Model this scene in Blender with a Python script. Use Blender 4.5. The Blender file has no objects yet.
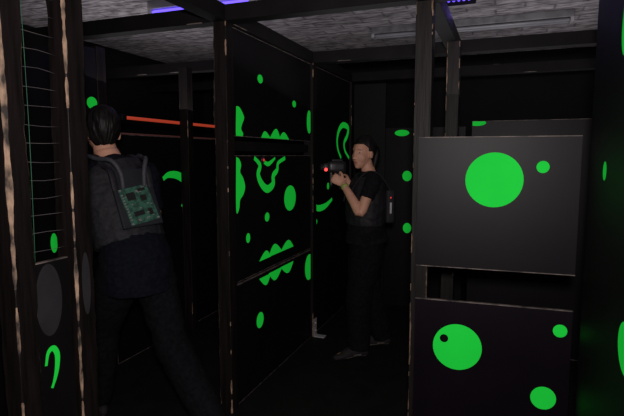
import bpy, bmesh, math, random
from mathutils import Vector, Matrix, noise
random.seed(7)
S = bpy.context.scene
C = S.collection
R = math.radians
V = Vector
TH, PI_, FPX = R(21), R(6), 500.0
CAM = V((0, 0, 1.5))

# ------------------------------------------------------------------ camera
cd = bpy.data.cameras.new('camera'); cam = bpy.data.objects.new('camera', cd); C.objects.link(cam)
cam.location = CAM; cam.rotation_euler = (R(90) - PI_, 0, TH)
cd.sensor_width = 36; cd.lens = FPX / 624 * 36; cd.clip_start = .02
S.camera = cam
try:
    S.view_settings.view_transform = 'Standard'
except Exception:
    pass

def ray(px, py):
    fh = V((-math.sin(TH), math.cos(TH), 0)); r = V((math.cos(TH), math.sin(TH), 0)); z = V((0, 0, 1))
    f = fh * math.cos(PI_) - z * math.sin(PI_); u = fh * math.sin(PI_) + z * math.cos(PI_)
    return f + r * ((px - 312) / FPX) + u * ((208 - py) / FPX)
def on_x(px, py, X):
    d = ray(px, py); return CAM + d * (X / d.x)

# ------------------------------------------------------------------ materials
def mat(name, c1, c2=None, rough=.6, scale=6.0, stretch=(1, 1, 1), bump=0.0, spec=.5, metal=0, em=None, es=0, lo=.35, hi=.65, detail=6):
    m = bpy.data.materials.new(name); m.use_nodes = True
    nt = m.node_tree; b = nt.nodes['Principled BSDF']
    b.inputs['Roughness'].default_value = rough; b.inputs['Metallic'].default_value = metal
    b.inputs['Specular IOR Level'].default_value = spec
    tc = nt.nodes.new('ShaderNodeTexCoord'); mp = nt.nodes.new('ShaderNodeMapping'); nz = nt.nodes.new('ShaderNodeTexNoise')
    mp.inputs['Scale'].default_value = stretch
    nt.links.new(tc.outputs['Object'], mp.inputs['Vector']); nt.links.new(mp.outputs['Vector'], nz.inputs['Vector'])
    nz.inputs['Scale'].default_value = scale; nz.inputs['Detail'].default_value = detail
    cr = nt.nodes.new('ShaderNodeValToRGB')
    cr.color_ramp.elements[0].position = lo; cr.color_ramp.elements[1].position = hi
    cr.color_ramp.elements[0].color = (*c1, 1); cr.color_ramp.elements[1].color = (*(c2 or c1), 1)
    nt.links.new(nz.outputs['Fac'], cr.inputs['Fac']); nt.links.new(cr.outputs['Color'], b.inputs['Base Color'])
    if bump:
        bp = nt.nodes.new('ShaderNodeBump'); bp.inputs['Strength'].default_value = bump; bp.inputs['Distance'].default_value = .01
        nt.links.new(nz.outputs['Fac'], bp.inputs['Height']); nt.links.new(bp.outputs['Normal'], b.inputs['Normal'])
    if em:
        b.inputs['Emission Color'].default_value = (*em, 1); b.inputs['Emission Strength'].default_value = es
    return m
def ceiling_mat():
    m = mat('rough_painted_ceiling', (.15, .135, .145), (.60, .56, .59), .95, 13, (.8, 2.2, 1), .9, spec=.1, lo=.32, hi=.68, detail=12)
    nt = m.node_tree; b = nt.nodes['Principled BSDF']
    tc = next(n for n in nt.nodes if n.bl_idname == 'ShaderNodeTexCoord')
    cr = next(n for n in nt.nodes if n.bl_idname == 'ShaderNodeValToRGB')
    bk = nt.nodes.new('ShaderNodeTexBrick')
    bk.inputs['Scale'].default_value = 1.0; bk.inputs['Brick Width'].default_value = .42; bk.inputs['Row Height'].default_value = .13
    bk.inputs['Mortar Size'].default_value = .013; bk.inputs['Mortar Smooth'].default_value = .7
    bk.inputs['Color1'].default_value = (1, 1, 1, 1); bk.inputs['Color2'].default_value = (.76, .76, .76, 1); bk.inputs['Mortar'].default_value = (.48, .48, .48, 1)
    nt.links.new(tc.outputs['Object'], bk.inputs['Vector'])
    mx = nt.nodes.new('ShaderNodeMix'); mx.data_type = 'RGBA'; mx.blend_type = 'MULTIPLY'; mx.inputs['Factor'].default_value = 1
    nt.links.new(cr.outputs['Color'], mx.inputs['A']); nt.links.new(bk.outputs['Color'], mx.inputs['B'])
    nt.links.new(mx.outputs['Result'], b.inputs['Base Color'])
    return m
M = {}
M['post'] = mat('black_painted_wood', (.0024, .0017, .0015), (.0085, .0056, .0053), .55, 5, (8, 8, .7), .3, spec=.16)
M['raw'] = mat('chipped_raw_wood', (.014, .008, .005), (.29, .185, .12), .8, 40, (1, 1, .4), .5, lo=.36, hi=.64)
M['beam'] = mat('black_beam', (.0024, .002, .002), (.005, .0042, .0042), .7, 6, (1, 1, 1), .2, spec=.14)
M['panel'] = mat('black_satin_panel', (.0029, .0020, .0033), (.0043, .0030, .0047), .45, 3, (1, 1, 1), .03, spec=.115)
M['lpanel'] = mat('shaded_violet_black_panel', (.0028, .0014, .0034), (.0040, .0021, .0047), .5, 3, (1, 1, 1), .03, spec=.075)  # darker panel copy: weaker flash on the lower panel put into the colour
M['dpanel'] = mat('dull_black_panel', (.0022, .0018, .0022), (.0036, .003, .0036), .55, 4, (1, 1, 1), .03, spec=.15)
M['edge'] = mat('worn_panel_edge', (.02, .016, .015), (.16, .125, .11), .7, 18)
M['green'] = mat('fluorescent_green_paint', (.007, .38, .03), (.010, .43, .036), .7, 3, spec=.06, em=(.010, .62, .045), es=.36)
M['grey'] = mat('grey_paint', (.012, .011, .013), (.019, .0175, .020), .7, 9, spec=.2)
M['ceil'] = ceiling_mat()
M['floor'] = mat('black_floor', (.002, .002, .002), (.005, .0045, .005), .6, 9, bump=.05, spec=.25)
M['wall'] = mat('black_wall', (.002, .002, .002), (.004, .0035, .004), .8, 3, spec=.2)
M['wire'] = mat('pale_wire', (.06, .053, .056), (.105, .09, .09), .6, 9)
M['gthread'] = mat('green_thread', (.01, .08, .04), (.02, .12, .06), .6, 9)
M['uv'] = mat('violet_glow', (.05, .02, .3), None, .4, em=(.13, .08, 1.0), es=2.2)
M['uvd'] = mat('dim_violet_glow', (.05, .02, .3), None, .4, em=(.15, .08, 1.0), es=1.2)
M['red'] = mat('red_tube_glow', (.3, .03, .02), None, .4, em=(1.0, .11, .045), es=.27)
M['pink'] = mat('trim_red_glow', (.09, .04, .036), None, .5, em=(1.0, .25, .2), es=.016)  # faint red glow given to the panel trim, which is no lamp
M['led'] = mat('red_led', (.6, .02, .02), None, .3, em=(1.0, .05, .05), es=2.5)
M['dled'] = mat('dim_red_led', (.4, .02, .02), None, .3, em=(1.0, .04, .04), es=.5)
M['metal'] = mat('grey_metal', (.10, .10, .105), (.18, .18, .19), .5, 12, metal=.5)
M['white'] = mat('white_enamel', (.25, .24, .26), (.33, .32, .34), .5, 8)
M['tube'] = mat('glass_tube', (.16, .16, .18), (.22, .22, .24), .3, 4)
M['skin'] = mat('skin', (.39, .195, .13), (.46, .235, .16), .55, 12, spec=.35)
M['lips'] = mat('lips', (.30, .11, .085), None, .45)
M['brow'] = mat('brow', (.12, .06, .042), None, .7)
M['eyew'] = mat('eye_white', (.30, .26, .24), None, .3)
M['iris'] = mat('iris', (.015, .009, .006), None, .15)
M['hair'] = mat('black_hair', (.0022, .0018, .0018), (.008, .0063, .006), .55, 60, (1, 1, .2), .3, spec=.18)
M['navy'] = mat('navy_cotton', (.0026, .0031, .0058), (.0046, .0053, .009), .95, 60, bump=.1, spec=.08)
M['tee'] = mat('black_cotton', (.004, .0035, .0045), (.007, .0065, .008), .95, 60, bump=.1, spec=.1)
M['trousers'] = mat('black_trousers', (.0024, .0024, .0033), (.0048, .0048, .006), .95, 50, bump=.1, spec=.08)
M['vest'] = mat('black_nylon', (.007, .0065, .008), (.012, .011, .0135), .65, 70, bump=.15, spec=.2)
M['gvest'] = mat('grey_nylon', (.0095, .0092, .011), (.016, .0155, .018), .7, 70, bump=.15, spec=.16)
M['strap'] = mat('grey_webbing', (.025, .025, .03), (.042, .042, .051), .6, 80, (1, 1, 3), .2, spec=.25)
M['plate'] = mat('smoky_plastic', (.009, .010, .013), (.017, .0185, .022), .4, 4, spec=.25)
M['pcb'] = mat('circuit_green', (.014, .045, .032), (.026, .088, .06), .45, 40, lo=.45, hi=.55)
M['chip'] = mat('chip_black', (.008, .008, .008), None, .4)
M['silver'] = mat('solder_silver', (.35, .35, .33), None, .35, metal=.7)
M['shoe'] = mat('shoe_fabric', (.008, .007, .007), (.016, .014, .014), .8, 30, spec=.2)
M['sole'] = mat('shoe_sole', (.07, .06, .056), (.11, .096, .088), .7, 20)
M['gun'] = mat('blaster_plastic', (.007, .0066, .008), (.012, .0115, .0135), .4, 10, spec=.3)
M['gund'] = mat('blaster_panel', (.009, .0085, .010), (.014, .0135, .0155), .5, 10, spec=.3)
M['band'] = mat('wrist_band', (.22, .26, .06), (.30, .31, .09), .6, 20)

# ------------------------------------------------------------------ object helpers
def link(name, bm, mats, parent=None, smooth=False):
    me = bpy.data.meshes.new(name); bmesh.ops.recalc_face_normals(bm, faces=bm.faces[:]) if smooth else None
    bm.to_mesh(me); bm.free()
    for m in mats: me.materials.append(m)
    if smooth:
        for p in me.polygons: p.use_smooth = True
    o = bpy.data.objects.new(name, me); C.objects.link(o); o.parent = parent
    return o
def tag(o, label, cat, group=None):
    o['label'] = label; o['category'] = cat
    if group: o['group'] = group
    return o
def thing(name, label, cat, loc=(0, 0, 0), rz=0, group=None):
    o = bpy.data.objects.new(name, None); C.objects.link(o); o.location = loc; o.rotation_euler = (0, 0, rz); o.empty_display_size = .1
    return tag(o, label, cat, group)
def box(bm, c, s, mi=0, mtx=None, bev=0):
    g = bmesh.ops.create_cube(bm, size=1)
    vs = g['verts']
    for v in vs: v.co = V((v.co.x * s[0], v.co.y * s[1], v.co.z * s[2]))
    if bev:
        es = list({e for v in vs for e in v.link_edges})
        r = bmesh.ops.bevel(bm, geom=es, offset=bev, segments=3, affect='EDGES', profile=.6)
        vs = list({v for f in r['faces'] for v in f.verts} | {v for v in vs if v.is_valid})
    for v in vs:
        v.co += V(c)
        if mtx: v.co = mtx @ v.co
    for f in {f for v in vs for f in v.link_faces}: f.material_index = mi
    return vs
def catmull(P, sub):
    if sub < 2: return list(P)
    out = []
    n = len(P)
    for i in range(n - 1):
        p0 = P[max(i - 1, 0)]; p1 = P[i]; p2 = P[i + 1]; p3 = P[min(i + 2, n - 1)]
        for k in range(sub):
            t = k / sub
            out.append(.5 * ((2 * p1) + (p2 - p0) * t + (2 * p0 - 5 * p1 + 4 * p2 - p3) * t * t + (3 * p1 - p0 - 3 * p2 + p3) * t ** 3))
    out.append(P[-1].copy())
    return out
def tube(bm, pts, rads, n=14, sub=4, ref=(1, 0, 0), infl=0, cap=True, mi=0):
    P = [V(p) for p in pts]
    A = [V((r, r, 0)) if not isinstance(r, (tuple, list)) else V((r[0], r[1], 0)) for r in rads]
    A = [a + V((infl, infl, 0)) for a in A]
    P2 = catmull(P, sub); A2 = catmull(A, sub)
    ref = V(ref)
    rows = []
    m = len(P2)
    T = []
    for i in range(m):
        T.append((P2[min(i + 1, m - 1)] - P2[max(i - 1, 0)]).normalized())
    seq = []
    if cap:
        for k in (0, 1, 2):
            a = (k / 3) * math.pi / 2
            rr = min(A2[0].x, A2[0].y)
            seq.append((P2[0] - T[0] * rr * math.cos(a), A2[0] * max(math.sin(a), .12), T[0]))
    for i in range(m): seq.append((P2[i], A2[i], T[i]))
    if cap:
        for k in (2, 1, 0):
            a = (k / 3) * math.pi / 2
            rr = min(A2[-1].x, A2[-1].y)
            seq.append((P2[-1] + T[-1] * rr * math.cos(a), A2[-1] * max(math.sin(a), .12), T[-1]))
    for p, a, t in seq:
        s = ref - t * ref.dot(t)
        if s.length < .05:
            s = V((0, 1, 0)) - t * t.y
        s.normalize(); w = t.cross(s)
        rows.append([bm.verts.new(p + s * a.x * math.cos(2 * math.pi * k / n) + w * a.y * math.sin(2 * math.pi * k / n)) for k in range(n)])
    fs = []
    for i in range(len(rows) - 1):
        for k in range(n):
            fs.append(bm.faces.new((rows[i][k], rows[i][(k + 1) % n], rows[i + 1][(k + 1) % n], rows[i + 1][k])))
    fs.append(bm.faces.new(rows[0][::-1])); fs.append(bm.faces.new(rows[-1]))
    for f in fs: f.material_index = mi
def ell(bm, c, r, mtx=None, u=20, v=14):
    g = bmesh.ops.create_uvsphere(bm, u_segments=u, v_segments=v, radius=1)
    for w in g['verts']:
        w.co = V((w.co.x * r[0], w.co.y * r[1], w.co.z * r[2])) + V(c)
        if mtx: w.co = mtx @ w.co
def bake(name, bm, voxel, smooth, mats, parent, fn=None, matfn=None):
    bmesh.ops.recalc_face_normals(bm, faces=bm.faces[:])
    me = bpy.data.meshes.new('tmp'); bm.to_mesh(me); bm.free()
    o = bpy.data.objects.new('tmp', me); C.objects.link(o)
    m = o.modifiers.new('r', 'REMESH'); m.mode = 'VOXEL'; m.voxel_size = voxel
    s = o.modifiers.new('s', 'SMOOTH'); s.factor = .5; s.iterations = smooth
    dg = bpy.context.evaluated_depsgraph_get(); dg.update()
    m2 = bpy.data.meshes.new_from_object(o.evaluated_get(dg)); m2.name = name
    bpy.data.objects.remove(o); bpy.data.meshes.remove(me)
    m2.materials.clear()
    for k in mats: m2.materials.append(k)
    if fn:
        N = [v.normal.copy() for v in m2.vertices]
        for v, nn in zip(m2.vertices, N): v.co = fn(v.co.copy(), nn)
    for p in m2.polygons:
        p.use_smooth = True; p.material_index = matfn(p.center) if matfn else 0
    r = bpy.data.objects.new(name, m2); C.objects.link(r); r.parent = parent
    return r

# ------------------------------------------------------------------ the room
def slab(name, lo, hi, m):
    bm = bmesh.new(); c = [(a + b) / 2 for a, b in zip(lo, hi)]
    box(bm, (0, 0, 0), [b - a for a, b in zip(lo, hi)])
    o = link(name, bm, [m]); o.location = c; o['kind'] = 'structure'
X0, X1, Y0, Y1, ZC = -3.9, 2.0, -1.4, 6.0, 2.62
slab('floor', (X0, Y0, -.1), (X1, Y1, 0), M['floor'])
slab('ceiling', (X0, Y0, ZC), (X1, Y1, ZC + .1), M['ceil'])
slab('wall_left', (X0 - .1, Y0, 0), (X0, Y1, ZC), M['wall'])
slab('wall_right', (X1, Y0, 0), (X1 + .1, Y1, ZC), M['wall'])
slab('wall_back', (X0, Y1, 0), (X1, Y1 + .1, ZC), M['wall'])
slab('wall_front', (X0, Y0 - .1, 0), (X1, Y0, ZC), M['wall'])

# ------------------------------------------------------------------ posts, beams
PH = 2.22
def chip_prism(bm, L, s, chip, seed, thr=.0034, seg=.012, bias=.12, ends=0):
    """square timber along z with knocked-off corners; chipped corner faces get material 1"""
    n = int(L / seg); rows = []; cs = []
    h = s / 2
    for i in range(n + 1):
        z = L * i / n; row = []; cr = []
        for k, (sx, sy) in enumerate(((1, 1), (-1, 1), (-1, -1), (1, -1))):
            a = noise.noise(V((k * 7.3 + seed, z * 2.3, seed))) * .55 + noise.noise(V((k * 3.3 + seed, z * 9, 4.0 + seed))) * .55 + noise.noise(V((k * 5.3 + seed, z * 34, 9.0 + seed))) * .28
            if ends: a += .35 * max(0, 1 - min(z, L - z) / .22)
            c = .0015 + chip * max(0, a + bias)
            cr.append(c)
            p1 = V((sx * (h - c), sy * h, z)); p2 = V((sx * h, sy * (h - c), z))
            if sx * sy < 0: p1, p2 = p2, p1
            row += [bm.verts.new(p2), bm.verts.new(p1)]
        rows.append(row); cs.append(cr)
    for i in range(n):
        for k in range(8):
            f = bm.faces.new((rows[i][k], rows[i][(k + 1) % 8], rows[i + 1][(k + 1) % 8], rows[i + 1][k]))
            if k % 2 == 0 and (cs[i][k // 2] + cs[i + 1][k // 2]) / 2 > thr: f.material_index = 1
    bm.faces.new(rows[0][::-1]); bm.faces.new(rows[-1])
def post(x, y, label, chip=.008, s=.08, seed=0, spot=None, bias=.05, ends=0):
    bm = bmesh.new(); chip_prism(bm, PH, s, chip, seed, bias=bias, ends=ends)
    if spot:
        cy, cz, ry, rz = spot
        bm.faces.new([bm.verts.new(V((s / 2 + .0012, cy + ry * math.cos(a), cz + rz * math.sin(a)))) for a in [2 * math.pi * k / 28 for k in range(28)]]).material_index = 2
    o = link('wooden_post', bm, [M['post'], M['raw'], M['grey']]); o.location = (x, y, 0)
    return tag(o, label, 'post', 'black timber posts of the maze')
XC = -1.47
post(-1.5, 1.17, 'thick black timber post with chipped edges, nearest on the left edge', .0145, seed=1.7, bias=.26)
post(-1.5, 1.417, 'black timber post with long raw chipped corner, just left of the man', .0155, s=.088, seed=5.2, spot=(0.0, 1.02, .02, .12), bias=.28)
post(XC, 2.466, 'tall black post at the near end of the green monster panels', .012, seed=9.1, bias=.02, ends=1)
post(XC, 3.79, 'black post at the far end of the green monster panels, metal bracket at foot', .008, seed=12.4, bias=0, ends=1)
post(XC, 4.86, 'black corner post directly behind the woman', .007, seed=15.0, bias=0)
post(-.377, 2.495, 'black post holding the left ends of the two big spotted panels', .012, seed=18.3, bias=.02, ends=1)
post(-.33, 3.41, 'black post behind the spotted panels, under the small violet floodlight', .012, seed=23.9, bias=.05, ends=1)
post(-2.50, 3.58, 'slim dark post in the left passage, standing before the red tube', .008, seed=27.7, bias=.0)
post(-2.59, 2.70, 'dark post at the near end of the glowing red tube', .006, seed=30.7)
post(-2.59, 4.25, 'dark post at the far end of the glowing red tube', .006, seed=33.7)

def beam(a, b, label, chip=.006, seed=0):
    a = V(a); b = V(b); L = (b - a).length
    bm = bmesh.new(); chip_prism(bm, L, .085, chip, seed, seg=.05, bias=-.1)
    o = link('wooden_beam', bm, [M['beam'], M['edge']]); o.location = a
    o.rotation_euler = (b - a).to_track_quat('Z', 'Y').to_euler()
    return tag(o, label, 'beam', 'black roof beams of the maze')
ZB = PH + .043
beam((-3.88, 2.466, ZB), (1.98, 2.466, ZB), 'long black roof beam crossing over the tall centre post', seed=41)
beam((-3.88, 3.79, ZB), (1.98, 3.79, ZB), 'long black roof beam crossing just before the woman', seed=43)
beam((-3.88, 4.86, ZB), (1.98, 4.86, ZB), 'farthest black roof beam, crossing behind the woman', seed=45)
beam((XC, .6, ZB), (XC, 2.42, ZB), 'black roof beam running from the left foreground to the centre post', seed=47)
beam((XC, 2.512, ZB), (XC, 3.744, ZB), 'black roof beam along the top of the green monster panels', seed=49)
beam((XC, 3.836, ZB), (XC, 4.814, ZB), 'black roof beam from the panels to the corner behind the woman', seed=51)
beam((-.36, 2.512, ZB), (-.36, 3.744, ZB), 'short black roof beam beside the small violet floodlight', seed=53)
beam((-.36, .6, ZB), (-.36, 2.42, ZB), 'black roof beam running overhead towards the spotted panels', seed=55)

# ------------------------------------------------------------------ painted panels
def panel(label, loc, rz, w, z0, z1, shapes=(), mats=None, th=.016, name='painted_panel', group='black maze panels', rim=.0035):
    """local x = along the panel, -y = front; shapes are given by the sight line that meets the panel"""
    Mw = Matrix.Translation(loc) @ Matrix.Rotation(rz, 4, 'Z'); Mi = Mw.inverted()
    def uv(px, py):
        o = Mi @ CAM; d = Mi.to_3x3() @ ray(px, py); t = -o.y / d.y
        q = o + d * t; return (q.x, q.z)
    bm = bmesh.new()
    box(bm, (w / 2, th / 2, (z0 + z1) / 2), (w, th, z1 - z0))
    bm.normal_update()
    for f in bm.faces:
        if abs(f.normal.y) < .5: f.material_index = 2
    e = .003
    def P(q, lift): return V((min(max(q[0], e), w - e), -lift, min(max(q[1], z0 + e), z1 - e)))
    def face(pts, mi, lift):
        vs = []
        for q in pts:
            p = P(q, lift)
            if not vs or (vs[-1] - p).length > 1e-4: vs.append(p)
        if len(vs) > 2 and (vs[0] - vs[-1]).length < 1e-4: vs.pop()
        if len(vs) < 3: return
        f = bm.faces.new([bm.verts.new(p) for p in vs]); f.normal_update()
        if f.normal.y > 0: f.normal_flip()
        f.material_index = mi
    if rim:
        e = 0
        for a, b in ((z0, z0 + rim), (z1 - rim, z1)): face([(0, a), (w, a), (w, b), (0, b)], 2, .0006)
        e = .003
    nt_ = 0
    for s in shapes:
        k = s[0]; mi = 1; lift = .0012
        if k == 'c' or k == 'hole' or k == 'g':
            u, z = uv(s[1], s[2]); rx = s[3]; rzz = s[4] if len(s) > 4 else rx
            if k == 'hole': mi, lift = 0, .0024
            if k == 'g': mi = 3
            face([(u + rx * math.cos(2 * math.pi * i / 40), z + rzz * math.sin(2 * math.pi * i / 40)) for i in range(40)], mi, lift)
        elif k == 'tooth':                                         # pointed tooth with a flat root and a leaning tip
            u, z = uv(s[1], s[2]); rx, rzz, lean = s[3], s[4], s[5]; nt_ += 1
            pts = []
            for i in range(29):
                a = -1 + 2 * i / 28; hgt = (1 - abs(a)) ** .9 * (1 - .25 * (1 - abs(a)) ** 3)
                pts.append((u - rx * a + lean * hgt, z + rzz * hgt * 1.3))
            face(pts, mi, lift + .0002 * nt_)
        elif k == 'poly':
            Q = [V((*uv(*q), 0)) for q in s[1]]
            Q2 = catmull(Q + [Q[0]], 4)[:-1]
            f0 = []
            for q in Q2:
                p = P((q.x, q.y), lift)
                if not f0 or (f0[-1] - p).length > 1e-4: f0.append(p)
            if (f0[0] - f0[-1]).length < 1e-4: f0.pop()
            f0 = [bm.verts.new(p) for p in f0]
            es = [bm.edges.new((f0[i], f0[(i + 1) % len(f0)])) for i in range(len(f0))]
            r = bmesh.ops.triangle_fill(bm, use_beauty=True, edges=es, normal=(0, -1, 0))
            for f in r['geom']:
                if isinstance(f, bmesh.types.BMFace):
                    f.normal_update(); f.material_index = 1
                    if f.normal.y > 0: f.normal_flip()
        elif k == 'rib':
            Q = catmull([V((*uv(*q), 0)) for q in s[1]], 5); wd = s[2]
            L = []; Rr = []
            for i, q in enumerate(Q):
                t = (Q[min(i + 1, len(Q) - 1)] - Q[max(i - 1, 0)]).normalized(); nn = V((-t.y, t.x, 0))
                tt = i / (len(Q) - 1); ww = wd * (.35 + .65 * math.sin(math.pi * min(max(tt, .08), .92)))
                L.append(q + nn * ww / 2); Rr.append(q - nn * ww / 2)
            for i in range(len(Q) - 1):
                face([L[i][:2], L[i + 1][:2], Rr[i + 1][:2], Rr[i][:2]], 1, lift)
    mm = mats or [M['panel'], M['green'], M['edge'], M['grey']]
    o = link(name, bm, mm); o.location = loc; o.rotation_euler = (0, 0, rz)
    return tag(o, label, 'panel', group)
DP = [M['dpanel'], M['green'], M['edge'], M['grey']]
DQ = [M['dpanel'], M['green'], M['dpanel'], M['grey']]
LPM = [M['lpanel'], M['green'], M['edge'], M['grey']]
# the two big panels on the right
RL = (-.387, 2.428, 0)
panel('upper black panel with one big and one small green dot', RL, R(3), .70, .965, 1.587,
      [('c', 494, 180, .126), ('c', 543, 167, .027)])
panel('lower black panel whose big green dot has a black hole', RL, R(3), .70, .10, .803,
      [('c', 457, 347, .114), ('hole', 444, 338, .02), ('c', 560, 331, .030), ('c', 543, 398, .055)], mats=LPM)
# tall panel at the right edge, running towards the camera
panel('tall black panel along the right edge with small green ovals', (.335, 2.40, 0), R(-90), 1.7, 0, 2.2,
      [('c', 605, 171, .034), ('c', 591, 8, .10, .10), ('c', 626, 350, .10, .075), ('c', 627, 22, .06, .10)], mats=DQ, rim=0)
# centre panels
XP = -1.452
LP = (XP, 2.508, 0); WP = 1.24
panel('upper centre panel with small green dots, above the rail gap', LP, R(90), WP, 1.61, 2.215,
      [('c', 260, 79, .036, .027), ('c', 294, 104, .034, .024), ('poly', [(236, 106), (239, 107), (242, 112), (244, 118), (242, 124), (241, 129), (243, 134), (241, 139), (236, 139)]),
       ('tooth', 266, 139, .075, .05, -.02), ('tooth', 275, 139, .085, .07, .02), ('tooth', 284, 140, .09, .055, -.01),
       ('c', 309, 122, .05, .09)], mats=DP)
panel('middle centre panel with green grin, blob and row of teeth', LP, R(90), WP, .75, 1.50,
      [('rib', [(254, 158), (257, 161), (260, 166), (258, 174), (261, 183), (267, 189), (273, 184), (273, 176), (277, 170), (278, 163), (285, 158)], .052),
       ('rib', [(262, 160), (268, 164), (275, 158)], .03),
       ('c', 290, 198, .105, .092), ('poly', [(236, 157), (239, 159), (241, 165), (240, 172), (243, 178), (245, 187), (243, 195), (240, 200), (239, 209), (236, 210)]),
       ('c', 267, 217, .034, .03), ('c', 248, 238, .026, .03),
       ('tooth', 265, 259, .085, .055, .02), ('tooth', 275.5, 254, .11, .075, -.02), ('tooth', 287, 249, .115, .065, .02)], mats=DP)
panel('lowest centre panel with hanging green teeth and a green oval', LP, R(90), WP, 0, .735,
      [('tooth', 265, 276, .085, -.065, .02), ('tooth', 275.5, 270, .11, -.07, -.01), ('tooth', 287, 264, .115, -.07, .02),
       ('c', 260, 320, .05, .052), ('c', 309, 267, .09, .105)], mats=DP)
panel('panel with green hook and loop, behind the woman\'s blaster', (XP, 3.832, 0), R(90), .985, 0, 2.215,
      [('rib', [(313, 200), (317, 208), (325, 206), (332, 199)], .055), ('c', 315, 222, .05, .03), ('c', 328, 186, .03, .03),
       ('rib', [(341, 158), (338, 150), (337, 140), (339, 130), (343, 125), (348, 128), (347, 136), (344, 143), (345, 151), (349, 158)], .055)], mats=DP)
panel('plain dark back panel right behind the woman', (-1.425, 4.885, 0), 0, .32, 0, 2.2, [], mats=DQ, rim=0)
panel('dark back panel with three green dots, right of the woman', (-1.10, 4.88, 0), 0, .75, 0, 1.765,
      [('c', 402, 133, .07, .03), ('c', 407, 176, .045, .05), ('c', 407, 228, .04, .05)], rim=0)
panel('dark grey panel seen above and behind the upper spotted panel', (-.24, 4.0, 0), 0, 1.5, 0, 1.757,
      [('c', 477, 123, .065, .022)])
# left passage
XL = -2.55
panel('dark passage panel left of the man with green marks', (XL, 1.75, 0), R(90), .90, 0, 2.2,
      [('c', 92, 103, .045, .04), ('c', 54, 243, .025, .06), ('c', 95, 190, .03, .03)], mats=DQ, rim=0)
panel('waist-high passage panel with green hook, beneath the red tube', (XL, 2.745, 0), R(90), 1.46, 0, 1.65,
      [('rib', [(163, 179), (168, 175), (176, 175), (183, 179), (187, 187), (186, 197), (182, 207)], .07)], mats=DP, rim=.004)
panel('narrow lower panel with grey disc between the two left posts', (-1.49, 1.212, 0), R(90), .158, 0, 1.13,
      [('g', 49, 300, .055, .13), ('rib', [(46, 366), (48, 353), (53, 348), (57, 354), (57, 366), (55, 378), (52, 388)], .022)], mats=DP)

# rails in the gaps
def rail(a, b, h, d, label):
    a = V(a); b = V(b); L = (b - a).length
    bm = bmesh.new(); box(bm, (L / 2, 0, 0), (L, d, h), bev=.003)
    o = link('wooden_rail', bm, [M['beam']]); o.location = a; o.rotation_euler = (0, 0, math.atan2(b.y - a.y, b.x - a.x))
    return tag(o, label, 'rail')
rail((-1.485, 2.508, 1.555), (-1.485, 3.748, 1.555), .06, .03, 'black rail in the gap under the upper centre panel')

# red tube with panel trim made to glow under it, wire grid, bracket, sensor
a = on_x(122, 115, XL); b = on_x(222, 126.5, XL)
t = thing('glowing_tube', 'glowing red tube running along the top of the left passage panel', 'light tube', (XL, a.y, 1.77))
bm = bmesh.new(); L = b.y - a.y
tube(bm, [(0, .02, 0), (0, L / 2, 0), (0, L - .02, 0)], [.012] * 3, n=12, sub=3, ref=(1, 0, 0)); link('tube', bm, [M['red']], t, True)
for yy in (0, L):
    bm = bmesh.new(); box(bm, (0, yy, 0), (.045, .05, .045), bev=.006); link('end_cap', bm, [M['beam']], t)
bm = bmesh.new(); tube(bm, [(0, 0, 0), (0, .7, 0), (0, 1.44, 0)], [.006] * 3, n=10, sub=3, ref=(1, 0, 0))
o = link('trim_strip', bm, [M['pink']], None, True); o.location = (XL - .008, 2.755, 1.656)  # pale panel edge drawn as trim; its glow is put into the material
tag(o, 'thin reddish trim with added glow along the panel edge under the red tube', 'panel trim')
bm = bmesh.new()
g0, g1 = 1.212, 1.372
for i in range(17):
    z = 1.17 + i * .062
    sag = random.uniform(-.006, .006)
    tube(bm, [(0, 0, z), (.004, (g1 - g0) / 2, z + sag), (0, g1 - g0, z + random.uniform(-.004, .004))], [.0009] * 3, n=6, sub=2, cap=False, ref=(1, 0, 0))
tube(bm, [(0, .03, 1.135), (.005, .032, 1.6), (0, .03, 2.21)], [.0009] * 3, n=6, sub=3, cap=False, mi=1)
o = link('wire_grid', bm, [M['wire'], M['gthread']], None, True); o.location = (-1.5, g0, 0)
tag(o, 'pale wire grid strung between the two chipped left posts', 'wire grid')

t = thing('post_bracket', 'small pale metal bracket at the foot of the far centre post', 'bracket', (XC + .042, 3.79, 0))
bm = bmesh.new(); box(bm, (.002, 0, .075), (.004, .06, .15), bev=.001); box(bm, (.045, 0, .003), (.09, .06, .006), bev=.001); link('plate', bm, [M['white']], t)
for z in (.05, .11):
    bm = bmesh.new(); tube(bm, [(.003, 0, z), (.009, 0, z)], [.008, .006], n=8, sub=1, ref=(0, 1, 0)); link('bolt', bm, [M['silver']], t, True)

q = on_x(262, 160, XP)
t = thing('sensor', 'small round red-lit sensor on the middle centre panel', 'sensor', (XP, q.y, q.z))
bm = bmesh.new(); tube(bm, [(-.002, 0, 0), (.012, 0, 0)], [.022, .018], n=16, sub=1, ref=(0, 1, 0), cap=False); link('housing', bm, [M['gun']], t, True)
bm = bmesh.new(); ell(bm, (.013, 0, 0), (.004, .010, .010)); link('led', bm, [M['dled']], t, True)

# ------------------------------------------------------------------ lamps
t = thing('strip_light', 'long unlit fluorescent strip light on the ceiling, upper right', 'ceiling light', (-.34, 4.47, ZC))
bm = bmesh.new(); box(bm, (0, 0, -.03), (1.6, .11, .06), bev=.006); link('housing', bm, [M['metal']], t)
for yy in (-.03, .03):
    bm = bmesh.new(); tube(bm, [(-.76, yy, -.075), (0, yy, -.075), (.76, yy, -.075)], [.013] * 3, n=12, sub=2, ref=(0, 1, 0)); link('fluorescent_tube', bm, [M['tube']], t, True)
for xx in (-.785, .785):
    bm = bmesh.new(); box(bm, (xx, 0, -.072), (.025, .1, .035), bev=.004); link('tube_holder', bm, [M['white']], t)

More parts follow.
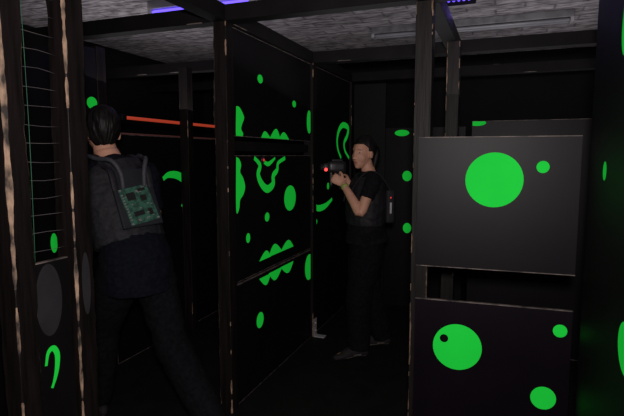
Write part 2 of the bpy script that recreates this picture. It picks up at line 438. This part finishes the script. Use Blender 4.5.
t = thing('ultraviolet_lamp', 'violet glowing ultraviolet tube lamp on the ceiling, upper left', 'ultraviolet lamp', (-2.05, 3.15, ZC))
bm = bmesh.new(); box(bm, (0, 0, -.03), (.86, .10, .06), bev=.006); link('housing', bm, [M['white']], t)
bm = bmesh.new(); tube(bm, [(-.39, -.02, -.082), (0, -.02, -.082), (.39, -.02, -.082)], [.018] * 3, n=12, sub=2, ref=(0, 1, 0)); link('violet_tube', bm, [M['uv']], t, True)
for xx in (-.415, .415):
    bm = bmesh.new(); box(bm, (xx, -.015, -.075), (.03, .06, .05), bev=.004); link('tube_holder', bm, [M['white']], t)

t = thing('ultraviolet_floodlight', 'small black floodlight with violet lens above the rear post', 'ultraviolet lamp', (-.30, 3.30, ZC))
bm = bmesh.new()
for sx in (-1, 1): box(bm, (sx * .105, 0, -.08), (.006, .025, .16))
box(bm, (0, 0, -.004), (.216, .03, .008)); link('yoke', bm, [M['beam']], t)
HM = Matrix.Translation((0, 0, -.13)) @ Matrix.Rotation(R(35), 4, 'X')
bm = bmesh.new(); box(bm, (0, 0, 0), (.2, .06, .13), mtx=HM, bev=.008); link('body', bm, [M['beam']], t)
bm = bmesh.new()
for i in range(5):
    for j in range(3): ell(bm, (-.06 + i * .03, -.031, -.03 + j * .03), (.010, .004, .010), mtx=HM, u=10, v=8)
link('lens', bm, [M['uvd']], t, True)

# ------------------------------------------------------------------ people
def hand(bm, wrist, d, n, thumb, curl=(35, 45, 30), k=1.0):
    wrist = V(wrist); d = V(d).normalized(); n = V(n); n = (n - d * n.dot(d)).normalized()
    l = d.cross(n); l = l if l.dot(V(thumb)) > 0 else -l
    tube(bm, [wrist - d * .02, wrist + d * .03 * k, wrist + d * .07 * k, wrist + d * .092 * k], [(.024 * k, .018 * k), (.034 * k, .016 * k), (.041 * k, .014 * k), (.036 * k, .011 * k)], n=14, sub=3, ref=l)
    for i, (ln, off) in enumerate(((.074, 1.5), (.082, .5), (.077, -.5), (.060, -1.5))):
        p = wrist + d * (.084 - abs(off - .3) * .004) * k + l * off * .0205 * k
        dd = d + l * off * .05; dd.normalize(); nn = n.copy(); pts = [p - dd * .015, p]
        for fr, c in zip((.44, .31, .25), curl):
            a = R(c); dd, nn = dd * math.cos(a) + nn * math.sin(a), nn * math.cos(a) - dd * math.sin(a)
            p = p + dd * ln * fr * k; pts.append(p)
        tube(bm, pts, [.0098 * k, .0098 * k, .0092 * k, .0085 * k, .0074 * k], n=10, sub=3, ref=l)
    p = wrist + d * .022 * k + l * .024 * k; pts = [p]
    dd = (d * .62 + l * .75 + n * .25).normalized(); p = p + dd * .042 * k; pts.append(p)
    dd = (d * .8 + l * .25 + n * .5).normalized(); p = p + dd * .034 * k; pts.append(p)
    dd = (d * .8 - l * .05 + n * .6).normalized(); p = p + dd * .024 * k; pts.append(p)
    tube(bm, pts, [.014 * k, .0125 * k, .0108 * k, .0085 * k], n=10, sub=3, ref=n)

def head_volumes(bm, H, k):
    m = H @ Matrix.Scale(k, 4)
    ell(bm, (0, -.012, .030), (.074, .093, .085), m)
    ell(bm, (0, .020, -.022), (.064, .074, .082), m)
    ell(bm, (0, .038, -.066), (.046, .048, .046), m)
    ell(bm, (0, .060, -.094), (.022, .022, .019), m)
    for sx in (-1, 1):
        ell(bm, (sx * .033, .043, -.030), (.031, .033, .042), m)
        ell(bm, (sx * .020, .052, .034), (.034, .021, .020), m)
        ell(bm, (sx * .078, -.006, -.008), (.010, .020, .032), m)
        ell(bm, (sx * .068, -.004, -.012), (.012, .014, .024), m)
        ell(bm, (sx * .010, .090, -.036), (.009, .011, .009), m)
    ell(bm, (0, .081, -.008), (.010, .014, .032), m)
    ell(bm, (0, .096, -.032), (.011, .014, .011), m)
    ell(bm, (0, .079, -.060), (.024, .014, .008), m)
    ell(bm, (0, .077, -.071), (.021, .014, .009), m)
def head_sculpt(H, k):
    Hi = (H @ Matrix.Scale(k, 4)).inverted(); Hf = H @ Matrix.Scale(k, 4)
    def fn(p, n):
        q = Hi @ p
        if q.length > .16: return p
        for sx in (-1, 1):
            d = (q - V((sx * .031, .080, .006)))
            g = math.exp(-((d.x / .016) ** 2 + (d.z / .010) ** 2)) if q.y > .03 else 0
            q.y -= .005 * g
        if q.y > .05:
            q.y -= .003 * math.exp(-((q.z + .065) / .0028) ** 2 - (q.x / .022) ** 2)
        return Hf @ q
    def mf(c):
        q = Hi @ c
        if q.length < .16 and q.y > .045:
            if q.y > .075 and abs(q.x) < .021 * (1 - ((q.z + .065) / .016) ** 2) and abs(q.z + .065) < .009: return 1
            if .014 < abs(q.x) < .045 and abs(q.z - .029 + .12 * max(0, abs(q.x) - .03)) < .0034: return 2
        return 0
    return fn, mf
def eyes(H, k, parent):
    """almond-shaped eyes set between the lids"""
    for sx in (-1, 1):
        bm = bmesh.new(); c = V((sx * .031, .0655, .006))
        g = bmesh.ops.create_uvsphere(bm, u_segments=24, v_segments=16, radius=1)
        for v in g['verts']:
            v.co = Matrix.Rotation(R(90), 3, 'X') @ v.co
            v.co = V((v.co.x * .0130, v.co.y * .0100, v.co.z * .0060))
        for f in bm.faces:
            cc = f.calc_center_median(); f.material_index = 1 if abs(cc.x) < .0058 and cc.y > 0 else 0
        for v in bm.verts: v.co = (H @ Matrix.Scale(k, 4)) @ (v.co + c)
        link('eye', bm, [M['eyew'], M['iris']], parent, True)
def hair(H, k, parent, grow, nape, seed, pony=None, hairline=.058, rough=1.0, ear_z=.012):
    bm = bmesh.new(); bmesh.ops.create_icosphere(bm, subdivisions=6, radius=1)
    kill = []
    for v in bm.verts:
        d = v.co.normalized()
        az = math.atan2(d.x, -d.y)
        streak = (noise.noise(V((az * 9 + seed, d.z * 1.6, 1.0))) * .004 + noise.noise(d * 2.5 + V((seed, 0, 0))) * .005 + noise.noise(V((az * 26, d.z * 2.2, seed))) * .0022) * rough
        g = grow * (.7 + .45 * max(0, d.z)) + streak
        front = min(1, max(0, (d.y - .15) / .4))
        g = g * (1 - front) + (grow * (.5 if pony else .7)) * front
        q = V((0, -.012, .030)) + V((d.x * (.074 + g), d.y * (.093 + g), d.z * (.085 + g)))
        if q.z < .0 and q.y < 0:                                   # the nape: follow the skull down to the neck
            q.z = q.z * (1 + .35 * min(1, -q.z / .06)); q.x *= 1 - 1.2 * max(0, -q.z - .03); q.y *= 1 - .8 * max(0, -q.z - .04)
        j = noise.noise(V((az * 14, d.z * 3, seed))) * (.003 if pony else .007)
        v.co = q
        face = q.y > .018 + j and q.z < hairline + j * .8 - 1.0 * max(0, .050 - q.y)
        low = q.z < nape + j + .02 * max(0, q.y)
        ear = abs(q.x) > .045 and q.z < ear_z + j and q.y > -.030
        if face or low or ear: kill.append(v)
    bmesh.ops.delete(bm, geom=kill, context='VERTS')
    for it in range(8):                                            # even out the cut edge and draw it in to the scalp
        new = {}
        for v in bm.verts:
            if v.is_boundary:
                nb = [e.other_vert(v).co for e in v.link_edges if e.is_boundary]
                if len(nb) >= 2: new[v] = (v.co * 2 + nb[0] + nb[1]) / 4
        for v, c in new.items(): v.co = c
    for v in bm.verts:
        if v.is_boundary: v.co = V((0, -.008, .02)) + (v.co - V((0, -.008, .02))) * .955
    r = bmesh.ops.extrude_face_region(bm, geom=bm.faces[:])
    for v in r['geom']:
        if isinstance(v, bmesh.types.BMVert): v.co = V((0, -.008, .02)) + (v.co - V((0, -.008, .02))) * .84
    if pony:
        tube(bm, pony, [.016, .026, .031, .029, .022, .008][:len(pony)], n=16, sub=5, ref=(1, 0, 0))
    mm = H @ Matrix.Scale(k, 4)
    for v in bm.verts: v.co = mm @ v.co
    o = link('hair', bm, [M['hair']], parent, True); o['label'] = 'short black hair' if not pony else 'black hair tied back'
    return o
def folds(amp, sc, seed, flat=None):
    def fn(p, n):
        a = noise.noise(V((p.x * sc, p.y * sc, p.z * sc * 1.7)) + V((seed, 0, 0))) + .5 * noise.noise(V((p.x * sc * 2.3, p.y * sc * 2.3, p.z * sc * 3.5)) + V((0, seed, 0)))
        return p + n * amp * a
    return fn
def shoe(pts, parent, k=1.0, label=None):
    bm = bmesh.new()
    tube(bm, pts, [(.034 * k, .036 * k), (.038 * k, .05 * k), (.043 * k, .044 * k), (.044 * k, .030 * k), (.032 * k, .022 * k)], n=16, sub=4, ref=(1, 0, 0))
    a = V(pts[1]); tube(bm, [a + V((0, -.015, .01)), a + V((0, -.02, .05))], [.04 * k, .042 * k], n=16, sub=2, ref=(1, 0, 0), cap=False)
    def fn(p, n): return V((p.x, p.y, max(p.z, .001)))
    P = [V(q) for q in pts]
    def mf(c):
        best = min(range(len(P)), key=lambda i: abs(P[i].y - c.y)); return 1 if c.z < P[best].z - .020 * k else 0
    return bake('shoe', bm, .005, 3, [M['shoe'], M['sole']], parent, fn, mf)

def person(name, label, loc, rz, J, k):
    t = thing(name, label, 'person', loc, rz)
    H = J['head']
    T = J['torso']
    tp = [p for p, r in T]; tr = [r for p, r in T]
    bm = bmesh.new()
    tube(bm, tp, tr, n=20, sub=5)
    tube(bm, [J['neck0'], J['neck1']], [J['rneck'] * 1.08, J['rneck'] * .96], n=16, sub=3)
    ar = J['arm_r']; lr = J['leg_r']
    def legpts(s, hem=.93):
        hp, kn, an = [V(q) for q in J['leg' + s]]
        return [hp + V((0, 0, .05)), hp.lerp(kn, .3), hp.lerp(kn, .8), kn, kn.lerp(an, .22), kn.lerp(an, .5), kn.lerp(an, hem)], an
    for s in 'LR':
        sh, el, wr = [V(q) for q in J['arm' + s]]
        inn = sh + (V(J['shc']) - sh) * .55
        tube(bm, [inn, sh, sh.lerp(el, .5), el, el.lerp(wr, .35), wr], [ar[0], ar[0], ar[1], ar[2], ar[2] * 1.02, ar[3]], n=14, sub=4)
        hd = J['hand' + s]; hand(bm, wr, hd[0], hd[1], hd[2], hd[3], hd[4])
        lp, an = legpts(s)
        tube(bm, lp + [an], [lr[0] * .92, lr[0] * .9, lr[1] * 1.02, lr[1] * .92, lr[1] * .92, lr[1] * .84, lr[2], lr[2]], n=16, sub=4)
        f = J['foot' + s]; tube(bm, [V(q) for q in f[:5]], [.026, .034, .034, .028, .02], n=12, sub=3)
    head_volumes(bm, H, k)
    fn, mf = head_sculpt(H, k)
    bake('body', bm, .0040, 8, [M['skin'], M['lips'], M['brow']], t, fn, mf)
    eyes(H, k, t)
    bm = bmesh.new(); lo = J.get('loose', 0)
    top = tp[1].lerp(tp[2], .4); tw = tuple(a * .6 + b * .4 for a, b in zip(tr[1], tr[2]))
    tube(bm, tp[:2] + [top], [(r[0] + .016 + lo * .6, r[1] + .016 + lo * .6) for r in tr[:2]] + [(tw[0] + .012, tw[1] + .012)], n=20, sub=5, cap=True)
    for s in 'LR':
        lp, an = legpts(s, 1.02)
        tube(bm, lp, [lr[0] + .012 + lo, lr[0] + .016 + lo, lr[1] + .024 + lo, lr[1] + .022 + lo, lr[1] + .020 + lo, lr[1] + .016 + lo, lr[1] + .012 + lo * .6], n=18, sub=5, cap=False)
        ell(bm, lp[0], (lr[0] + .010 + lo,) * 3)
    bake('trousers', bm, .007, 3, [M['trousers']], t, folds(.007, 11, 3.1))
    bm = bmesh.new()
    if 'hem' in J:
        sp = [V(J['hem'][0]), V(tp[1])]; sr = [J['hem'][1], (tr[1][0] + .036, tr[1][1] + .048)]
    else:
        sp = [V(tp[1]) - V((0, .004, .02))]; sr = [(tr[1][0] + .040 + lo * .6, tr[1][1] + .040 + lo * .6)]
    tube(bm, sp + tp[2:], sr + [(tr[2][0] + .028, tr[2][1] + .028)] + [(r[0] + .020, r[1] + .020) for r in tr[3:-1]] + [(tr[-1][0] + .004, tr[-1][1] + .006)], n=22, sub=5, cap=False)
    for s in 'LR':
        sh, el, wr = [V(q) for q in J['arm' + s]]
        inn = sh + (V(J['shc']) - sh) * .6; end = sh.lerp(el, J['sleeve'])
        tube(bm, [inn, sh, sh.lerp(end, .6), end], [ar[0] + .010, ar[0] + .012, ar[1] + .016, ar[1] + .017], n=16, sub=4, cap=False)
    bake('t_shirt', bm, .006, 3, [J['shirt']], t, folds(.007, 13, 8.2))
    for s in 'LR': shoe(J['foot' + s], t, J['shoek'])
    return t
def foot(x, y, out=0, k=1.0):
    return [(x, y - .045 * k, .045), (x, y + .015 * k, .062), (x + out * .3, y + .085 * k, .048), (x + out * .7, y + .145 * k, .034), (x + out, y + .19 * k, .027)]

# ---- the man, striding off through the gap, seen from behind
mh = Matrix.Translation((-.035, .250, 1.625)) @ Matrix.Rotation(R(-18), 4, 'Z') @ Matrix.Rotation(R(-9), 4, 'X')
JM = dict(head=mh, torso=[(V((0, -.01, .87)), (.12, .08)), (V((0, 0, .95)), (.155, .110)), (V((0, .06, 1.09)), (.143, .102)),
                          (V((-.01, .14, 1.27)), (.172, .118)), (V((-.02, .185, 1.40)), (.162, .093)), (V((-.03, .208, 1.490)), (.072, .068))],
          neck0=(-.03, .208, 1.46), neck1=(-.035, .242, 1.57), rneck=.061, shc=(-.02, .18, 1.40),
          armR=[(.170, .165, 1.405), (.230, .20, 1.13), (.06, .36, 1.07)], armL=[(-.210, .19, 1.405), (-.270, .19, 1.12), (-.215, .36, .98)],
          handR=((-.8, .5, .05), (-.4, -.9, 0), (0, 0, 1), (40, 50, 35), 1.0), handL=((.1, .8, -.4), (.9, .1, -.3), (0, .3, 1), (35, 45, 30), 1.0),
          legR=[(.09, 0, .90), (.10, -.16, .49), (.12, -.49, .155)], legL=[(-.09, .0, .90), (-.09, .23, .53), (-.10, .31, .10)],
          footR=[(.12, -.56, .125), (.12, -.51, .115), (.12, -.435, .072), (.12, -.375, .036), (.12, -.325, .028)], footL=foot(-.10, .315, -.02, 1.1),
          arm_r=(.055, .047, .041, .029), leg_r=(.084, .060, .036), sleeve=.78, shirt=M['navy'], shoek=1.0, loose=.008,
          hem=((0, .0, .79), (.190, .180)))
man = person('person', 'man in navy t-shirt and circuit-board vest striding away at left', (-1.82, 2.118, 0), R(69), JM, 1.07)
hair(mh, 1.07, man, .020, -.080, 2.0, rough=1.2, ear_z=.015)
# his vest
def vest(parent, T, i0, i1, infl, m):
    bm = bmesh.new()
    tube(bm, [p for p, r in T[i0:i1]], [(r[0] + infl, r[1] + infl) for p, r in T[i0:i1]], n=22, sub=5, cap=False)
    return bake('vest', bm, .008, 3, [m], parent, folds(.006, 14, 1.3))
TM = JM['torso']
vm = [(V((0, .045, 1.03)), (.160, .120)), TM[3], (V((-.017, .180, 1.395)), (.150, .098)), (V((-.024, .198, 1.45)), (.10, .088))]
vo = vest(man, vm, 0, 4, .032, M['gvest'])
ax = (V((-.017, .185, 1.40)) - V((0, .05, 1.06))).normalized()      # spine direction
xr = V((1, 0, 0)); yb = ax.cross(xr).normalized()
if yb.y < 0: yb = -yb
xr = yb.cross(ax).normalized()
BM_ = Matrix.Translation(V((-.008, .112, 1.22)) - yb * .160) @ Matrix((xr, yb, ax)).transposed().to_4x4()
bm = bmesh.new(); box(bm, (0, 0, 0), (.225, .02, .31), mtx=BM_, bev=.007); link('back_plate', bm, [M['plate']], vo)
bm = bmesh.new()
TB = BM_ @ Matrix.Translation((.0, -.014, -.04)) @ Matrix.Rotation(R(-7), 4, 'Y')
box(bm, (0, 0, 0), (.165, .004, .195), 0, TB)
rr = random.Random(3)
for (x, z, w, h) in ((-.03, .05, .045, .04), (.035, .03, .03, .03), (-.02, -.045, .055, .025), (.045, -.05, .022, .035), (.04, .075, .04, .015)):
    box(bm, (x, -.005, z), (w, .008, h), 1, TB)
for i in range(22):
    box(bm, (rr.uniform(-.072, .072), -.0035, rr.uniform(-.088, .088)), (rr.uniform(.005, .012), .004, rr.uniform(.004, .009)), 2, TB)
for i in range(10): box(bm, (-.075, -.004, -.07 + i * .015), (.008, .006, .007), 2, TB)
for sx in (-1, 1):
    for sz in (-1, 1): box(bm, (sx * .076, -.004, sz * .091), (.009, .006, .009), 2, TB)
o = link('circuit_board', bm, [M['pcb'], M['chip'], M['silver']], vo); o['label'] = 'green circuit board'
for sx in (-1, 1):
    bm = bmesh.new(); c = V((-.018, .18, 1.40)); x = sx * .095
    tube(bm, [BM_ @ V((x * 1.05, -.006, .05)), BM_ @ V((x * 1.08, -.012, .15)), c + V((x * 1.1, -.105, .045)), c + V((x * 1.1, -.06, .085)), c + V((x * 1.1, .01, .098)), c + V((x * 1.1, .085, .05)), c + V((x * 1.1, .145, -.04)), V((x * 1.1, .275, 1.22))],
         [(.018, .007)] * 8, n=10, sub=5)
    link('shoulder_strap', bm, [M['vest']], vo, True)
# hoses arching from the plate over the shoulders
for sx in (-1, 1):
    bm = bmesh.new(); c = V((-.018, .18, 1.40)); x = sx * .06
    tube(bm, [BM_ @ V((x, -.012, .06)), BM_ @ V((x * 1.1, -.035, .13)), BM_ @ V((x * 1.6, -.035, .20)), c + V((x * 2.2, -.085, .085)), c + V((x * 2.5, .0, .095)), c + V((x * 2.5, .10, .03))], [.012] * 6, n=10, sub=6)
    link('hose', bm, [M['strap']], vo, True)

# ---- the woman with the blaster
wh = Matrix.Translation((0, .032, 1.515)) @ Matrix.Rotation(R(32), 4, 'Z') @ Matrix.Rotation(R(-2), 4, 'X')
JW = dict(head=wh, torso=[(V((0, -.01, .82)), (.12, .085)), (V((0, 0, .89)), (.165, .115)), (V((0, .01, 1.02)), (.128, .098)),
                          (V((0, .005, 1.19)), (.150, .115)), (V((0, -.008, 1.315)), (.145, .085)), (V((0, -.01, 1.385)), (.056, .052))],
          neck0=(0, -.01, 1.36), neck1=(0, .014, 1.47), rneck=.045, shc=(0, -.008, 1.315),
          armR=[(.155, -.005, 1.32), (.20, .02, 1.09), (.045, .115, 1.29)], armL=[(-.155, -.005, 1.32), (-.210, .10, 1.10), (-.074, .195, 1.295)],
          handR=((-.22, .95, .15), (-1, -.1, 0), (0, 0, 1), (58, 62, 40), .92), handL=((.22, .80, .55), (1, -.2, -.1), (0, 0, 1), (55, 60, 40), .92),
          legR=[(.085, 0, .85), (.09, -.05, .46), (.10, -.16, .085)], legL=[(-.085, 0, .85), (-.09, .075, .46), (-.105, .075, .085)],
          footR=foot(.10, -.16, .03, .95), footL=foot(-.105, .075, -.03, .95),
          arm_r=(.046, .039, .034, .0235), leg_r=(.090, .062, .034), sleeve=.55, shirt=M['tee'], shoek=.92, loose=.012)
woman = person('person', 'woman in black clothes aiming a blaster, standing beside the green panels', (-.945, 3.60, 0), R(119), JW, .97)
hair(wh, .97, woman, .016, -.060, 6.0, pony=[(0, -.085, .05), (0, -.120, .045), (0, -.142, .01), (0, -.138, -.04), (0, -.124, -.085), (0, -.108, -.125)], hairline=.074, rough=1.3)
TW = JW['torso']
vw = [(V((0, .01, .99)), (.142, .110)), TW[3], (V((0, -.006, 1.30)), (.13, .092)), (V((0, -.008, 1.345)), (.09, .075))]
vo = vest(woman, vw, 0, 4, .034, M['vest'])
bm = bmesh.new(); box(bm, (0, -.150, 1.13), (.22, .07, .25), bev=.024); o = link('back_pack', bm, [M['vest']], vo)
bm = bmesh.new(); box(bm, (-.111, -.150, 1.12), (.004, .014, .08), bev=.001); link('grey_sensor', bm, [M['white']], vo)
bm = bmesh.new(); ell(bm, (-.111, -.150, 1.195), (.003, .006, .006)); link('red_led', bm, [M['dled']], vo, True)
for sx in (-1, 1):
    bm = bmesh.new(); x = sx * .085
    tube(bm, [V((x, -.160, 1.23)), V((x, -.125, 1.29)), V((x, -.085, 1.345)), V((x, -.03, 1.382)), V((x, .03, 1.378)), V((x, .088, 1.325)), V((x, .135, 1.25)), V((x, .158, 1.16))], [(.018, .006)] * 8, n=10, sub=5)
    link('shoulder_strap', bm, [M['gvest']], vo, True)
bm = bmesh.new(); el, wr = V(JW['armL'][1]), V(JW['armL'][2])
tube(bm, [el.lerp(wr, .86), el.lerp(wr, .96)], [.0285, .0267], n=18, sub=2, cap=False)
o = link('wristband', bm, [M['band']], woman, True); o['label'] = 'yellow-green wristband'

# ---- the blaster she holds (a thing of its own): short, bulky and rounded
gl = Matrix.Translation((-.945, 3.60, 0)) @ Matrix.Rotation(R(119), 4, 'Z') @ V((-.012, .242, 1.315))
g = thing('laser_blaster', 'short bulky black laser blaster with red light in the woman\'s hands', 'toy blaster', gl, R(122))
g.scale = (1.1, 1.05, 1.1)
bm = bmesh.new()
vs = box(bm, (0, -.010, .088), (.066, .135, .090), bev=.028)
for v in vs:                                                       # the housing narrows to the front and its back slopes
    t_ = (v.co.y + .078) / .135
    v.co.z = .088 + (v.co.z - .088) * (1 - .18 * t_) + .006 * t_; v.co.x *= 1 - .15 * t_
link('body', bm, [M['gun']], g, True)
bm = bmesh.new(); box(bm, (0, .066, .090), (.048, .05, .058), bev=.018); link('shroud', bm, [M['gund']], g, True)
bm = bmesh.new(); tube(bm, [(0, .082, .090), (0, .096, .090), (0, .104, .090)], [.021, .020, .024], n=20, sub=3, cap=False, ref=(1, 0, 0)); link('barrel', bm, [M['gun']], g, True)
bm = bmesh.new()
for sx in (-1, 1): box(bm, (sx * .032, -.020, .094), (.006, .06, .034), bev=.003)
link('side_panel', bm, [M['gund']], g)
bm = bmesh.new(); tube(bm, [(0, -.03, .055), (0, -.036, .01), (0, -.046, -.045)], [(.013, .019), (.013, .018), (.014, .020)], n=12, sub=3); link('rear_grip', bm, [M['gun']], g, True)
bm = bmesh.new(); tube(bm, [(0, .030, .055), (0, .030, .01), (0, .030, -.025)], [.014, .0135, .015], n=12, sub=3); link('fore_grip', bm, [M['gun']], g, True)
bm = bmesh.new(); box(bm, (0, -.015, .136), (.014, .075, .014), bev=.004); link('sight_rail', bm, [M['gun']], g)
bm = bmesh.new(); ell(bm, (-.025, .072, .076), (.008, .011, .011)); o = link('red_light', bm, [M['led']], g, True); o['label'] = 'glowing red light'
bm = bmesh.new(); ell(bm, (0, .103, .090), (.019, .005, .019)); link('muzzle_lens', bm, [M['plate']], g, True)

# ------------------------------------------------------------------ light
def area(name, loc, target, size, energy, col=(1, 1, 1)):
    l = bpy.data.lights.new(name, 'AREA'); l.shape = 'DISK'; l.size = size; l.energy = energy; l.color = col
    o = bpy.data.objects.new(name, l); C.objects.link(o); o.location = loc
    o.rotation_euler = (V(target) - V(loc)).to_track_quat('-Z', 'Y').to_euler()
    return o
area('flash', (.02, -.02, 1.66), (-.95, 2.8, 1.55), .14, 54, (1, .93, .92))
area('ceiling_wash', (-.5, 3.3, 1.9), (-.5, 3.4, 2.62), 1.7, 5.4, (1, .95, .98))  # unseen upward discs, added only to brighten the ceiling
area('ceiling_wash', (-2.5, 3.4, 1.9), (-2.5, 3.5, 2.62), 1.7, 6.2, (1, .95, .98))
area('ceiling_wash', (.3, 4.6, 1.9), (.3, 4.7, 2.62), 1.5, 2.8, (1, .95, .98))
def pt(name, loc, e, col, r=.05):
    l = bpy.data.lights.new(name, 'POINT'); l.energy = e; l.color = col; l.shadow_soft_size = r
    o = bpy.data.objects.new(name, l); C.objects.link(o); o.location = loc
pt('ultraviolet_glow', (-2.05, 3.11, 2.42), .7, (.3, .2, 1))
pt('ultraviolet_glow', (-.30, 3.15, 2.36), .7, (.3, .2, 1))
w = bpy.data.worlds.new('world'); S.world = w; w.use_nodes = True
w.node_tree.nodes['Background'].inputs[0].default_value = (.003, .0027, .0036, 1)
